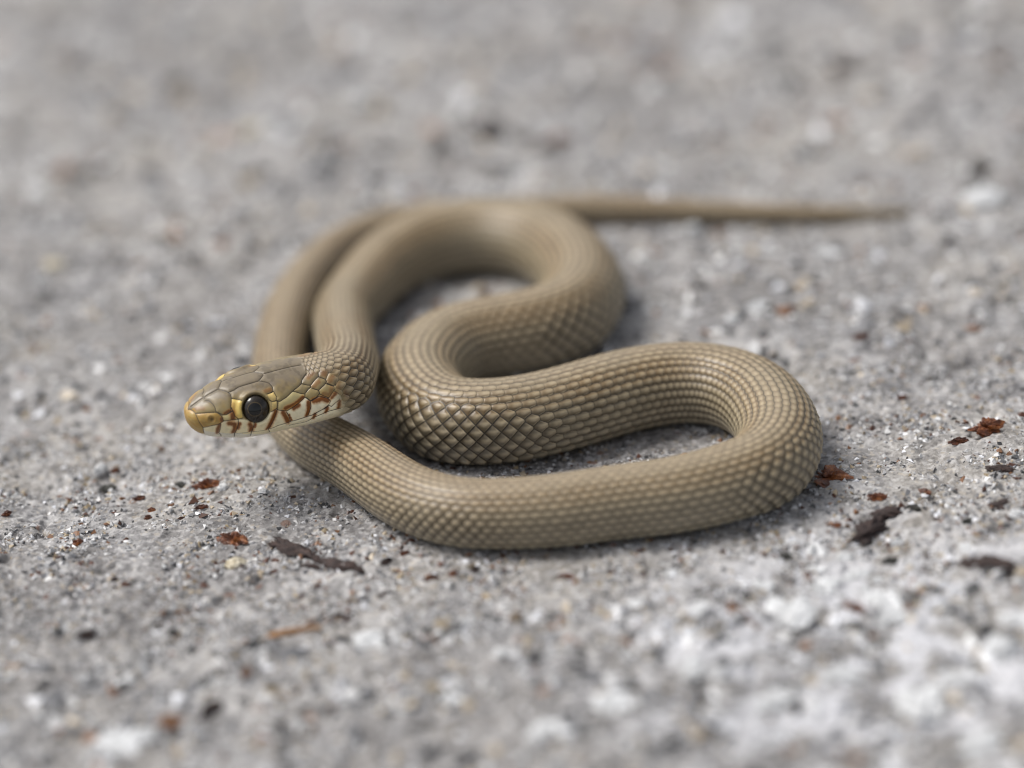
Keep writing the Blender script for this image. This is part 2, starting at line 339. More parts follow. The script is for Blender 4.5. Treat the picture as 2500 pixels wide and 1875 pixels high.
# ------------------------------------------------------------------ the snake
# head plates and markings: (mm behind the snout, angle from the crown towards the flank), the same on both sides
SUTURES = [
    [(0.02,-0.896),(0.3,0.151),(0.61,0.686),(0.78,0.96),(0.84,1.262),(1.02,1.571),(1.43,1.873),(1.51,2.071),(1.79,2.449)],
    [(0.87,1.047),(1.58,1.059),(2.25,1.07),(2.94,1.094),(3.22,1.181),(3.47,1.297),(3.6,1.472),(3.01,1.612),(2.22,1.705),(1.43,1.873)],
    [(2.3,0.32),(2.63,0.483),(2.83,0.686),(2.94,0.89),(2.94,1.082)],
    [(4.27,0.099),(4.96,0.401),(5.75,0.372),(6.34,0.303),(7.61,0.291),(9.02,0.268),(9.86,0.047)],
    [(4.96,0.401),(5.08,0.524),(5.01,0.686),(5.7,0.78),(6.18,0.861)],
    [(9.33,0.814),(10.09,0.756),(10.22,0.617),(10.04,0.465),(9.63,0.372),(9.02,0.268)],
    [(5.01,0.686),(4.65,0.972),(4.52,1.14),(3.96,1.233),(3.55,1.228),(3.09,1.111),(2.94,1.082)],
    [(3.55,1.239),(4.04,1.228),(4.78,1.129)],
    [(3.6,1.472),(4.85,1.431),(5.31,1.431)],
    [(4.65,0.972),(4.78,1.146),(4.93,1.321),(5.34,1.42),(5.88,1.373)],
    [(3.29,1.559),(3.27,1.792),(3.19,2.077),(3.45,2.158),(3.76,2.467)],
    [(5.31,1.443),(5.31,1.623),(5.16,1.844),(4.98,2.036),(5.26,2.385)],
    [(7.33,1.548),(7.28,1.722),(7.1,1.92),(7.18,2.187)],
    [(10.09,1.245),(9.71,1.449),(9.35,1.652),(9.05,1.821),(9.38,2.001)],
    [(9.28,0.809),(10.15,0.768),(10.32,0.942),(10.12,1.024),(9.66,1.03),(9.4,0.977)],
    [(9.66,1.03),(10.35,1.036)],
    [(9.35,1.28),(10.12,1.222),(10.35,1.036)],
    [(10.22,1.041),(10.5,1.065),(11.37,0.989),(12.29,0.855),(13.83,0.704),(14.39,0.576),(15.85,0.401),(16.77,0.221),(17.02,0.227),(16.41,-0.041),(15.39,-0.18)],
    [(12.27,0.873),(13.21,0.966),(14.03,0.995),(13.88,1.059),(13.24,1.129),(12.09,1.245),(11.17,1.332),(10.2,1.274),(10.04,1.216)],
    [(13.83,0.704),(15.9,0.791),(15.92,0.844),(14.06,0.977)],
    [(17.07,0.244),(17.25,0.384),(17.15,0.57),(16.1,0.768),(15.9,0.791)],
    [(17.12,0.588),(17.61,0.692),(17.71,0.78),(17.43,0.867),(16.79,0.966),(16.05,0.878)],
    [(16.79,0.966),(16.84,1.053),(16.38,1.129),(15.44,1.181),(14.11,1.088)],
    [(17.66,0.844),(18.12,0.96),(18.12,1.036),(17.58,1.216),(16.82,1.065)],
    [(17.3,0.308),(18.02,0.372),(18.12,0.506),(17.69,0.716)],
    [(18.1,0.541),(18.5,0.593),(18.56,0.745),(18.17,0.931)],
    [(17.69,0.826),(18.12,0.942)],
    [(17.1,0.221),(17.51,0.081)],
    [(17.51,0.07),(18.22,0.262),(18.02,0.372)],
    [(18.27,0.25),(18.63,0.39),(18.76,0.454),(18.5,0.593)],
    [(18.76,0.454),(19.07,0.617),(18.99,0.785),(18.79,0.931),(18.45,0.844)],
    [(18.2,0.954),(18.45,0.844)],
    [(18.79,0.942),(18.76,1.047),(18.38,1.228),(18.1,1.088)],
    [(18.94,0.826),(19.19,0.878),(19.19,0.977),(18.99,1.152),(18.76,1.065)],
    [(19.04,0.611),(19.27,0.5),(19.32,0.349)],
    [(19.48,0.64),(19.42,0.745),(19.19,0.878)],
    [(18.76,1.076),(18.94,1.187),(18.91,1.274),(18.68,1.373),(18.43,1.42),(18.38,1.257)],
    [(18.35,1.239),(18.3,1.321),(17.66,1.466),(17.53,1.437)],
    [(11.09,1.356),(11.24,1.431),(11.6,1.664)],
    [(13.85,1.076),(15.31,1.187),(15.23,1.321),(14.06,1.548)],
    [(15.54,1.193),(16.77,1.117),(17.48,1.222),(17.64,1.309),(17.51,1.385),(16.79,1.495),(15.87,1.536)],
    [(18.91,1.274),(19.04,1.385),(18.94,1.472),(18.66,1.53)],
    [(11.47,1.78),(13.67,1.757),(15.72,1.646),(17.38,1.582),(18.27,1.6),(18.63,1.577)]]
MOUTH = [(0.32,2.886),(0.93,2.647),(1.74,2.548),(2.48,2.385),(3.4,2.147),(4.98,2.036),(7.1,1.92),(9.05,1.844),(10.17,1.71),(11.47,1.658),(13.52,1.588),(15.85,1.548),(17.02,1.484),(17.48,1.425)]
LABIAL = [(1.43,1.873),(2.22,1.705),(3.01,1.612),(3.6,1.472),(5.31,1.431),(6.08,1.42),(7.59,1.542),(8.74,1.408),(9.35,1.28),(10.04,1.233),(11.09,1.338),(12.09,1.245),(13.24,1.129),(13.85,1.076),(15.31,1.181),(16.77,1.123),(17.58,1.216),(18.07,1.117),(18.35,1.239),(18.43,1.42),(18.94,1.472)]
PATCH = {
    'amber': [(0.02,-0.896),(0.3,0.151),(0.61,0.686),(0.87,1.047),(2.25,1.07),(2.94,1.094),(3.22,1.181),(3.47,1.297),(3.6,1.472),(3.01,1.612),(2.22,1.705),(1.43,1.873),(1.51,2.071),(1.79,2.449),(0.93,2.624),(0.32,2.886),(0.04,3.142)],
    'preoc': [(4.98,0.704),(5.7,0.78),(6.16,0.878),(5.8,1.111),(5.88,1.367),(5.34,1.42),(4.93,1.321),(4.65,0.972)],
    'loreal': [(3.55,1.239),(4.04,1.228),(4.78,1.14),(4.93,1.321),(5.24,1.425),(3.6,1.466)],
    'post1': [(9.33,0.82),(10.12,0.774),(10.32,0.942),(10.12,1.018),(9.69,1.024),(9.4,0.977)],
    'post2': [(9.66,1.041),(10.09,1.036),(10.15,1.123),(9.94,1.216),(9.4,1.274)],
    'temp': [(12.24,0.878),(13.21,0.966),(14.01,1.001),(13.85,1.053),(13.24,1.129),(12.09,1.245),(11.17,1.332),(10.2,1.268),(10.4,1.088),(11.37,0.989)]}
BLOTCHES = [
    (0.16,[(3.14,1.612),(2.99,1.798),(2.99,2.048)]),
    (0.23,[(4.22,1.559),(4.85,1.6),(4.93,1.734),(4.8,1.926)]),
    (0.16,[(5.49,1.582),(5.26,1.774)]),
    (0.23,[(6.8,1.582),(7.03,1.705),(7.0,1.85)]),
    (0.11,[(7.51,1.588),(7.41,1.705)]),
    (0.23,[(9.89,1.297),(9.46,1.472),(8.97,1.78)]),
    (0.23,[(10.66,1.35),(11.27,1.635)]),
    (0.27,[(4.68,1.181),(4.68,1.367)]),
    (0.23,[(4.98,0.913),(4.8,1.111)]),
    (0.2,[(1.07,0.698),(1.76,0.838)]),
    (0.15,[(3.37,1.356),(3.37,1.443)]),
    (0.2,[(9.2,0.721),(9.81,0.686)]),
    (0.13,[(3.81,1.169),(4.34,1.111)]),
    (0.2,[(14.52,1.204),(14.26,1.373),(13.83,1.53)]),
    (0.17,[(13.42,1.065),(12.11,1.193),(11.01,1.251)]),
    (0.25,[(15.92,1.193),(16.64,1.198),(17.0,1.187),(17.43,1.274)]),
    (0.3,[(17.79,0.431),(17.69,0.541)]),
    (0.21,[(17.94,0.972),(17.71,1.14),(17.2,1.076)]),
    (0.24,[(16.59,0.425),(15.85,0.559)]),
    (0.17,[(18.22,1.39),(18.1,1.553)]),
    (0.16,[(15.77,1.548),(15.44,1.652)]),
    (0.2,[(11.93,1.292),(12.55,1.245)]),
    (0.08,[(11.37,1.437),(11.65,1.6)]),
    (0.23,[(16.94,0.745),(16.36,0.826)]),
    (0.27,[(18.2,0.698),(17.99,0.774)]),
    (0.27,[(18.45,0.954),(18.38,1.018)]),
    (0.2,[(18.71,1.204),(18.73,1.303)]),
    (0.17,[(18.1,1.152),(17.79,1.222)]),
    (0.16,[(17.28,1.472),(17.07,1.571)])]
SUTURES += [[(0.6, 0.0), (2.25, 0.0)], [(2.25, 0.0), (2.3, 0.18)], [(2.25, 0.0), (4.15, 0.0)], [(4.15, 0.0), (4.2, 0.03)], [(9.95, 0.0), (15.3, 0.0)]]
EYE_S, EYE_TH, EYE_R, EYE_SINK = 7.70, 1.15, 2.0, 1.42
NOSTRIL = (2.35, 1.37)
SPLIT = 24.0

def head_point(s, th):
    return np.array([skin(np.array([a]), np.array([b]))[0, 0] for a, b in zip(s, th)])
def seg_dist(P, A, B):
    ab = B - A; t = np.clip(((P - A) @ ab) / max(ab @ ab, 1e-9), 0, 1)
    return np.linalg.norm(P - A - t[:, None] * ab, axis=1)
def poly_dist(P, S, pts, out):
    """distance of the points P (arc positions S) to a chain of (s, th) points laid on the head's near side"""
    q = []
    for (a, b), (c, d) in zip(pts[:-1], pts[1:]):
        k = max(2, int(max(abs(c - a) / 0.5, abs(d - b) / 0.15)) + 1)
        for i in range(k): q.append((a + (c - a) * i / k, b + (d - b) * i / k))
    q.append(pts[-1]); q = np.array(q)
    W = head_point(q[:, 0], q[:, 1])
    m = (S > q[:, 0].min() - 2.0) & (S < q[:, 0].max() + 2.0)
    Pm = P[m]; dm = np.full(len(Pm), 9.0)
    for i in range(len(W) - 1): dm = np.minimum(dm, seg_dist(Pm, W[i], W[i + 1]))
    out[m] = np.minimum(out[m], dm)
def inside(S, T, pts):
    r = np.zeros(S.shape, bool); n = len(pts)
    for i in range(n):
        (x1, y1), (x2, y2) = pts[i], pts[(i + 1) % n]
        c = ((y1 > T) != (y2 > T)) & (S < (x2 - x1) * (T - y1) / (y2 - y1 + 1e-12) + x1)
        r ^= c
    return r
def wrap(x): return x - np.round(x)
def lattice(u, v, A):
    """one scale pattern for slack and stretched skin: rows at whole v, neighbours shifted by half a scale, the border between
    two rows a zigzag of amplitude A (0 gives bricks, 0.5 whole diamonds); returns edge distance, along and across position"""
    j = np.floor(v); w = v - j; par = j - 2 * np.floor(j / 2)
    d0 = wrap(u - 0.5 * par)
    b = 0.5 + A * (1 - 4 * np.abs(d0))
    low = w < b
    dv = np.where(low, w, w - 1); du = np.where(low, d0, wrap(d0 + 0.5))
    du = wrap(du + 0.8 * (1 - 2 * A) * dv * dv)
    d = np.minimum(np.abs(w - b) / np.sqrt(1 + 16 * A * A), (0.5 - np.abs(du)) * (5.5 - 4.5 * smooth(0.1, 0.4, A)))
    return d, du, dv
def relief(u, v, A):
    d, du, dv = lattice(u, v, A)
    up = smooth(-0.02, 0.19, d)
    op = smooth(0.1, 0.4, A)
    lf = 0.18 + 0.57 * op
    h = up * (0.45 + lf * (du + 0.25)) + 0.36 * np.exp(-(dv / 0.30) ** 2) * (1 - op * (1 - smooth(-0.5, 0.0, du))) * up
    ventral = smooth(11.4, 11.6, np.abs(v))
    fu = u - np.floor(u)
    hv = 0.5 * fu * smooth(1.0, 0.9, fu)
    h = h * (0.55 + 0.45 * smooth(0.8, 3.0, np.abs(v)))                # smoothest along the spine
    return h * (1 - ventral) + hv * ventral

def grid_normals(P):
    dv = np.roll(P, -1, 1) - np.roll(P, 1, 1)
    du = np.gradient(P, axis=0)
    n = np.cross(dv, du); n /= np.linalg.norm(n, axis=2, keepdims=True) + 1e-12
    c = P.mean(1, keepdims=True)
    return n * np.where(((P - c) * n).sum(-1, keepdims=True) < 0, -1, 1)

# -- head grid
sh = np.concatenate([np.linspace(0.06, 1, 30) ** 2, np.arange(1.06, SPLIT, 0.065)])
th = np.linspace(0, 2 * np.pi, HEAD_N, endpoint=False); th = np.where(th > np.pi, th - 2 * np.pi, th)
PH = skin(sh, th); NH = grid_normals(PH)
Sg = np.repeat(sh, HEAD_N); Tg = np.abs(np.tile(th, len(sh)))
PF = skin(sh, np.abs(th)).reshape(-1, 3)                # both sides folded on to the near side: markings are symmetric
sut = np.full(len(PF), 9.0); mouth = np.full(len(PF), 9.0)
for l in SUTURES: poly_dist(PF, Sg, l, sut)
poly_dist(PF, Sg, MOUTH, mouth)
eye_p = head_point([EYE_S], [EYE_TH])[0]
i0 = np.argmin(np.abs(sh - EYE_S)); j0 = np.argmin(np.abs(th - EYE_TH)); eye_n = NH[i0, j0]
eye_d = np.linalg.norm(PF - (eye_p - eye_n * 0.2), axis=1)
nos_p = head_point([NOSTRIL[0]], [NOSTRIL[1]])[0]
nos_v = PF - nos_p
nos_d = np.linalg.norm(nos_v, axis=1)
lat_w = np.where(Tg < 0.45, smooth(15.2, 16.2, Sg), smooth(17.6, 19.2, Sg)) 
lat_w = np.where((Tg >= 0.30) & (Tg < 0.60), smooth(15.2, 16.2, Sg) * (1 - smooth(0.30, 0.60, Tg)) + smooth(17.6, 19.2, Sg) * smooth(0.30, 0.60, Tg), lat_w)
ZIG_H = 0.30 - 0.06 * smooth(17.5, 23, Sg)
sut_w = (1 - smooth(18.3, 19.6, Sg)) * (1 - smooth(0.4, 0.8, lat_w))
Uh = u_of(Sg); Vh = v_of(np.tile(th, len(sh)))
k_in = 1 - smooth(1.45, 1.78, eye_d)
disp = 0.085 * (1 - np.exp(-(sut / 0.28) ** 2)) * sut_w - 0.07 * np.exp(-(sut / 0.07) ** 2) * sut_w
disp += -0.16 * np.exp(-(mouth / 0.10) ** 2) * (Sg < 17.6)
disp = disp * (1 - k_in) - 1.15 * k_in + 0.16 * np.exp(-((eye_d - 1.98) / 0.32) ** 2)
eye_up = -(PF - eye_p) @ (head_point([EYE_S], [EYE_TH + 0.2])[0] - head_point([EYE_S], [EYE_TH - 0.2])[0]); eye_up /= 0.4 * 4.4
brow = smooth(0.35, 1.2, eye_up / np.maximum(eye_d, 0.3) * 1.4) * np.exp(-((eye_d - 1.75) / 0.45) ** 2)
disp += 0.22 * brow
disp += -0.34 * np.exp(-(nos_d / 0.26) ** 2) + 0.05 * np.exp(-((nos_d - 0.5) / 0.16) ** 2)
disp += lat_w * relief(Uh, Vh, ZIG_H) * 3.8 * 0.034
PH = PH + NH * disp.reshape(len(sh), HEAD_N, 1)
# -- head colours (pigment)
def mixc(c, k, col): return c * (1 - k[:, None]) + np.array(col) * k[:, None]
wob = noise2(Sg * 1.1, Tg * 4.2, 31) * 0.5 + noise2(Sg * 2.9, Tg * 9.0, 32) * 0.3
col = np.tile(np.array([0.190, 0.152, 0.104]), (len(PF), 1))
col = mixc(col, smooth(-0.25, 0.6, wob) * 0.6, (0.235, 0.190, 0.115))
col = mixc(col, smooth(0.05, 0.5, noise2(Sg * 0.9 + 9, Tg * 3.1, 34) + 0.5 * noise2(Sg * 2.6, Tg * 8, 35)) * 0.55, (0.095, 0.074, 0.050))
col = mixc(col, smooth(0.35, 1.15, Tg + 0.35 * wob) * 0.85, (0.30, 0.205, 0.060))
col = mixc(col, (1 - smooth(0.35, 1.1, sut)) * smooth(0.5, 1.0, Tg) * 0.25, (0.46, 0.40, 0.22))
lab_t = np.interp(Sg, [p[0] for p in sorted(LABIAL)], [p[1] for p in sorted(LABIAL)])
cream = smooth(-0.02, 0.02, Tg - lab_t) * (Sg > 1.4) * (1 - smooth(17.5, 19.5, Sg) * (1 - smooth(1.5, 1.9, Tg)))
col = mixc(col, cream * 1.0, (0.90, 0.80, 0.52))
col = mixc(col, cream * smooth(8, 15, Sg) * 0.6, (0.92, 0.87, 0.68))
col = mixc(col, (Tg > 2.0) * (1 - smooth(0.0, 1.0, 1.2 - Sg)), (0.82, 0.78, 0.65))
col = mixc(col, inside(Sg, Tg, PATCH['preoc']) * 0.9, (0.74, 0.54, 0.15))
col = mixc(col, inside(Sg, Tg, PATCH['loreal']) * 0.9, (0.70, 0.58, 0.28))
col = mixc(col, (inside(Sg, Tg, PATCH['post1']) | inside(Sg, Tg, PATCH['post2'])) * 0.9, (0.72, 0.53, 0.20))
col = mixc(col, inside(Sg, Tg, PATCH['temp']) * 0.6, (0.56, 0.48, 0.24))
amber = inside(Sg, Tg, PATCH['amber']) | ((Sg < 0.9) & (Tg > 0.5) & (Tg < 2.6)) | (Sg < 0.12)
col = mixc(col, amber * 0.92, (0.42, 0.235, 0.032))
col = mixc(col, inside(Sg, Tg, PATCH['amber']) * smooth(-0.1, 0.6, wob) * 0.6, (0.52, 0.43, 0.16))
for w, l in BLOTCHES:
    w *= 1.2
    bd = np.full(len(PF), 9.0); poly_dist(PF, Sg, l, bd)
    soft = 0.45 if min(q_[1] for q_ in l) < 1.05 else 1.0
    bd = bd + 0.08 * wob + 0.05 * noise2(Sg * 5.5, Tg * 20, 33)
    col = mixc(col, (1 - smooth(w * 1.0, w * 2.1, bd)) * 0.55 * soft ** 2, (0.58, 0.24, 0.03))
    col = mixc(col, (1 - smooth(w * 0.6, w * 1.35, bd)) * soft, (0.200, 0.058, 0.001))
col = mixc(col, np.exp(-(nos_d / 0.25) ** 2) * 0.75, (0.06, 0.04, 0.02))
col = mixc(col, 1 - smooth(1.54, 1.70, eye_d), (0.012, 0.010, 0.009))
line = np.minimum(np.where(Sg < 17.6, mouth, 9.0), sut + 9 * (1 - sut_w))
# -- body grid: about 14 rings to a scale where the lens shows them, fewer where all is blurred
rings = [SPLIT]
cpos = np.array([1.07, -325.16, 166.35]); cf = np.array([0, math.cos(PITCH), -math.sin(PITCH)])
while rings[-1] < LENGTH - 0.25:
    s = rings[-1]; p = np.array([np.interp(s, _arc, _line[:, i]) for i in range(3)])
    blur = abs((p - cpos) @ cf - 365)
    per = 14 - 8 * min(1, max(0, (blur - 16) / 30))
    rings.append(s + 1.0 / (np.interp(s, _arc, _du) * per) if s < 395 else s + 0.3)
sb = np.array(rings[1:])
tb = np.linspace(0, 2 * np.pi, BODY_N, endpoint=False); tb = np.where(tb > np.pi, tb - 2 * np.pi, tb)
PB = skin(sb, tb); NB = grid_normals(PB)
Ub = np.repeat(u_of(sb), BODY_N).reshape(len(sb), BODY_N); Vb = np.tile(v_of(tb), (len(sb), 1))
Rb = np.interp(sb, _arc, _rad)[:, None]
stretch = np.linalg.norm(np.gradient(PB, axis=0), axis=2) / np.gradient(sb)[:, None]
stretch *= (1 - 0.38 * np.clip(np.interp(sb, _arc, _curv) * Rb[:, 0], 0, 0.7))[:, None]
even = np.arange(sb[0], sb[-1], 0.5); ker = np.hanning(35); ker /= ker.sum()                # even out short wiggles: 17 mm window
def calm(colm):
    e = np.interp(even, sb, colm); return np.interp(sb, even, np.convolve(np.pad(e, 17, mode='edge'), ker, mode='valid'))
stretch = np.stack([calm(stretch[:, i]) for i in range(BODY_N)], 1)
ZIG = 0.05 + 0.45 * smooth(1.045, 1.165, stretch)
ZIG = ZIG + (0.24 - ZIG) * smooth(48, 24, sb)[:, None]
PB = PB + NB * (relief(Ub, Vb, ZIG) * Rb * 0.044)[..., None]
# -- one continuous skin: snout cap, head rings, 3:1 seam, body rings, tail cap
nh, nb = len(sh), len(sb)
snout = skin(np.array([0.0]), np.array([0.0]))[0, 0]
tail = np.array([_line[-1]])
V = np.concatenate([[snout], PH.reshape(-1, 3), PB.reshape(-1, 3), tail])
hi = 1 + np.arange(nh * HEAD_N).reshape(nh, HEAD_N)
bi = 1 + nh * HEAD_N + np.arange(nb * BODY_N).reshape(nb, BODY_N)
def ring_quads(ix):
    nxt = np.roll(ix, -1, 1)
    return np.stack([ix[:-1], ix[1:], nxt[1:], nxt[:-1]], -1).reshape(-1, 4)
loops = []; sizes = []
cap = np.stack([np.zeros(HEAD_N, int), hi[0], np.roll(hi[0], -1)], -1); loops.append(cap.ravel()); sizes += [3] * HEAD_N
q = ring_quads(hi); loops.append(q.ravel()); sizes += [4] * len(q)
h = hi[-1]; b = bi[0]; r3 = HEAD_N // BODY_N; k = np.arange(BODY_N)
seam = np.stack([h[k * r3], b, np.roll(b, -1), np.roll(h, -r3)[k * r3], h[k * r3 + 2], h[k * r3 + 1]], -1); loops.append(seam.ravel()); sizes += [6] * BODY_N
q = ring_quads(bi); loops.append(q.ravel()); sizes += [4] * len(q)
cap = np.stack([bi[-1], np.full(BODY_N, len(V) - 1), np.roll(bi[-1], -1)], -1); loops.append(cap.ravel()); sizes += [3] * BODY_N

def skin_material():
    N = Nodes('snake_skin')
    at = N.attr('scale_uv').outputs['Vector']
    sp = N.new('ShaderNodeSeparateXYZ'); N.put(sp.inputs[0], at)
    u, v, lat = sp.outputs[0], sp.outputs[1], sp.outputs[2]
    A = N.attr('zigzag').outputs['Fac']
    def wrp(x): return N.math('SUBTRACT', N.math('FRACT', N.math('ADD', x, 0.5)), 0.5)
    j = N.math('FLOOR', v); w = N.math('SUBTRACT', v, j)
    par = N.math('SUBTRACT', j, N.math('MULTIPLY', N.math('FLOOR', N.math('MULTIPLY', j, 0.5)), 2.0))
    d0 = wrp(N.math('SUBTRACT', u, N.math('MULTIPLY', par, 0.5)))
    b = N.math('ADD', 0.5, N.math('MULTIPLY', A, N.math('SUBTRACT', 1.0, N.math('MULTIPLY', N.math('ABSOLUTE', d0), 4.0))))
    wb = N.math('SUBTRACT', w, b); high = N.math('GREATER_THAN', wb, 0.0)
    dv = N.math('SUBTRACT', w, high)
    du = wrp(N.math('ADD', d0, N.math('MULTIPLY', high, 0.5)))
    bend = N.math('MULTIPLY', N.math('MULTIPLY', dv, dv), N.math('MULTIPLY_ADD', A, -1.6, 0.8))
    du = wrp(N.math('ADD', du, bend))
    latd = N.math('DIVIDE', N.math('ABSOLUTE', wb), N.math('SQRT', N.math('ADD', 1.0, N.math('MULTIPLY', N.math('MULTIPLY', A, A), 16.0))))
    endd = N.math('SUBTRACT', 0.5, N.math('ABSOLUTE', du))
    open_ = N.step(A, 0.10, 0.40)                                     # stretched skin gets more of the shade and pigment painted on each scale's root
    d = N.math('MINIMUM', latd, N.math('MULTIPLY', endd, N.math('MULTIPLY_ADD', open_, -2.0, 3.0)))
    av = N.math('ABSOLUTE', v); adv = N.math('ABSOLUTE', dv)
    wn_ = N.new('ShaderNodeTexWhiteNoise', noise_dimensions='2D'); cx = N.new('ShaderNodeCombineXYZ')
    N.put(cx.inputs[0], N.math('ROUND', N.math('MULTIPLY', N.math('SUBTRACT', u, du), 2.0))); N.put(cx.inputs[1], N.math('ADD', j, high)); N.put(wn_.inputs['Vector'], cx.outputs[0])
    base = N.ramp(N.math('DIVIDE', av, 14.4), [(0.0, (0.290, 0.222, 0.146)), (0.13, (0.272, 0.204, 0.122)), (0.18, (0.205, 0.124, 0.046)), (0.32, (0.208, 0.134, 0.056)),
                  (0.39, (0.228, 0.180, 0.106)), (0.55, (0.236, 0.204, 0.142)), (0.68, (0.305, 0.280, 0.222)), (0.79, (0.42, 0.39, 0.31)), (1.0, (0.58, 0.54, 0.44))])
    base = N.mix(N.math('MULTIPLY', N.step(u, 190.0, 290.0), 0.45), base, (0.300, 0.208, 0.125))
    dorsal = N.step(av, 11.55, 11.4)
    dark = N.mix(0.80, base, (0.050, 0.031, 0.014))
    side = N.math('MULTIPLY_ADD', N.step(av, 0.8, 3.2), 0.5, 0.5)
    root = N.math('MULTIPLY', N.step(du, 0.20, -0.34), N.math('MULTIPLY_ADD', open_, 0.52, 0.43))  # root darkening: mostly relief shading painted into the colour, plus some pigment
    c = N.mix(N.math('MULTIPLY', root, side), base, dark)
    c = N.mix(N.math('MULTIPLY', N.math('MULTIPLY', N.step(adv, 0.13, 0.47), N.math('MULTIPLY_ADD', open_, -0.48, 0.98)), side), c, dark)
    streak = N.math('MULTIPLY', N.math('MULTIPLY', N.step(adv, 0.44, 0.05), N.math('MAXIMUM', N.step(du, -0.36, 0.12), N.math('MULTIPLY_ADD', open_, -0.3, 0.3))), 0.62)  # pale centre streak: mostly relief light painted in, partly the scale's own colour
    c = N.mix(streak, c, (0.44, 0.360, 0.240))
    margin = N.math('MULTIPLY', N.math('MULTIPLY', N.step(d, 0.16, 0.07), N.step(du, 0.05, 0.28)), 0.60)  # pale rear edge, likewise mostly painted relief light with some pigment
    c = N.mix(margin, c, (0.46, 0.375, 0.240))
    gap = N.math('MULTIPLY', N.step(d, 0.070, 0.022), 0.93)
    c = N.mix(gap, c, (0.017, 0.012, 0.007))
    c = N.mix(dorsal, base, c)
    vary = N.new('ShaderNodeHueSaturation'); N.put(vary.inputs['Value'], N.math('MULTIPLY_ADD', wn_.outputs['Value'], 0.20, 0.90)); N.put(vary.inputs['Color'], c)
    c = vary.outputs[0]
    fu = N.math('FRACT', u)
    vent = N.math('MULTIPLY', N.math('MULTIPLY', N.step(fu, 0.90, 0.97), 0.55), N.step(av, 11.4, 11.55))
    c = N.mix(vent, c, (0.12, 0.10, 0.07))
    hc = N.attr('head_colour').outputs['Color']; sd_ = N.attr('suture').outputs['Fac']
    hline = N.math('MULTIPLY', N.step(sd_, 0.062, 0.026), 0.92)
    tc = N.new('ShaderNodeTexCoord').outputs['Object']
    mott = N.noise(tc, 1600, 3, 0.6)
    hc2 = N.mix(N.math('MULTIPLY', N.step(mott, 0.45, 0.7), 0.22), hc, N.mix(0.6, hc, (0.11, 0.085, 0.05)))
    head = N.mix(hline, hc2, (0.020, 0.014, 0.009))
    c = N.mix(lat, head, c)
    c = N.mix(N.math('MULTIPLY', N.math('SUBTRACT', 1.0, lat), N.math('MULTIPLY', hline, 1.0)), c, (0.020, 0.014, 0.009))
    patch = N.noise(tc, 70, 2)
    c = N.mix(N.math('MULTIPLY', N.step(patch, 0.4, 0.65), 0.16), c, (0.33, 0.29, 0.21))
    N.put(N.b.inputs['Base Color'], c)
    N.put(N.b.inputs['Roughness'], N.math('MULTIPLY_ADD', mott, 0.18, 0.30))
    N.b.inputs['Specular IOR Level'].default_value = 0.5
    grain = N.noise(tc, 5200, 2, 0.6)
    N.put(N.b.inputs['Normal'], N.bump(grain, 0.00004, 0.35))
    return N.m
SKIN = skin_material()
snake = bpy.data.objects.new('snake', None); scene.collection.objects.link(snake)
tag(snake, 'slender olive-brown snake lying in loose coils, head raised over its own body', 'snake')
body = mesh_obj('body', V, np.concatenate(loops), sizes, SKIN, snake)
me = body.data
nb_, nh_ = nb * BODY_N, nh * HEAD_N
uvw = np.zeros((len(V), 3), np.float32)
uvw[1:1 + nh_, 0] = Uh; uvw[1:1 + nh_, 1] = Vh; uvw[1:1 + nh_, 2] = lat_w
uvw[1 + nh_:1 + nh_ + nb_, 0] = Ub.ravel(); uvw[1 + nh_:1 + nh_ + nb_, 1] = Vb.ravel(); uvw[1 + nh_:, 2] = 1
uvw[-1, 0] = Ub[-1, 0]
a_ = me.attributes.new('scale_uv', 'FLOAT_VECTOR', 'POINT'); a_.data.foreach_set('vector', uvw.ravel())
su = np.full(len(V), 9.0, np.float32); su[1:1 + nh_] = line
sk = np.full(len(V), 0.15, np.float32); sk[1:1 + nh_] = ZIG_H; sk[1 + nh_:1 + nh_ + nb_] = ZIG.ravel()
a_ = me.attributes.new('zigzag', 'FLOAT', 'POINT'); a_.data.foreach_set('value', sk)
a_ = me.attributes.new('suture', 'FLOAT', 'POINT'); a_.data.foreach_set('value', su)
hcol = np.ones((len(V), 4), np.float32); hcol[:, :3] = (0.25, 0.21, 0.14); hcol[0, :3] = (0.42, 0.235, 0.032); hcol[1:1 + nh_, :3] = np.clip(col, 0, 1)
a_ = me.color_attributes.new('head_colour', 'FLOAT_COLOR', 'POINT'); a_.data.foreach_set('color', hcol.ravel())

# -- eyes: glossy dome with a pupil, a thin gold ring and a dark iris
def gloss(name, colr, coat=1.0, rough=0.25):
    N = Nodes(name); N.put(N.b.inputs['Base Color'], colr); N.b.inputs['Roughness'].default_value = rough
    N.b.inputs['Coat Weight'].default_value = coat; N.b.inputs['Coat IOR'].default_value = 1.5; N.b.inputs['Specular IOR Level'].default_value = 0.05; N.b.inputs['Coat Roughness'].default_value = 0.02
    return N.m
PUPIL = gloss('pupil', (0.003, 0.003, 0.003)); RING = gloss('iris_ring', (0.11, 0.075, 0.032)); BALL = gloss('eyeball', (0.004, 0.003, 0.003))
def iris_mat():
    N = Nodes('iris'); tc = N.new('ShaderNodeTexCoord').outputs['Object']
    n = N.noise(tc, 1500, 4, 0.7)
    N.put(N.b.inputs['Base Color'], N.ramp(n, [(0.3, (0.006, 0.005, 0.004)), (0.7, (0.028, 0.020, 0.013))]))
    N.b.inputs['Roughness'].default_value = 0.3; N.b.inputs['Specular IOR Level'].default_value = 0.05; N.b.inputs['Coat Weight'].default_value = 1.0; N.b.inputs['Coat IOR'].default_value = 1.5; N.b.inputs['Coat Roughness'].default_value = 0.02
    return N.m
IRIS = iris_mat()
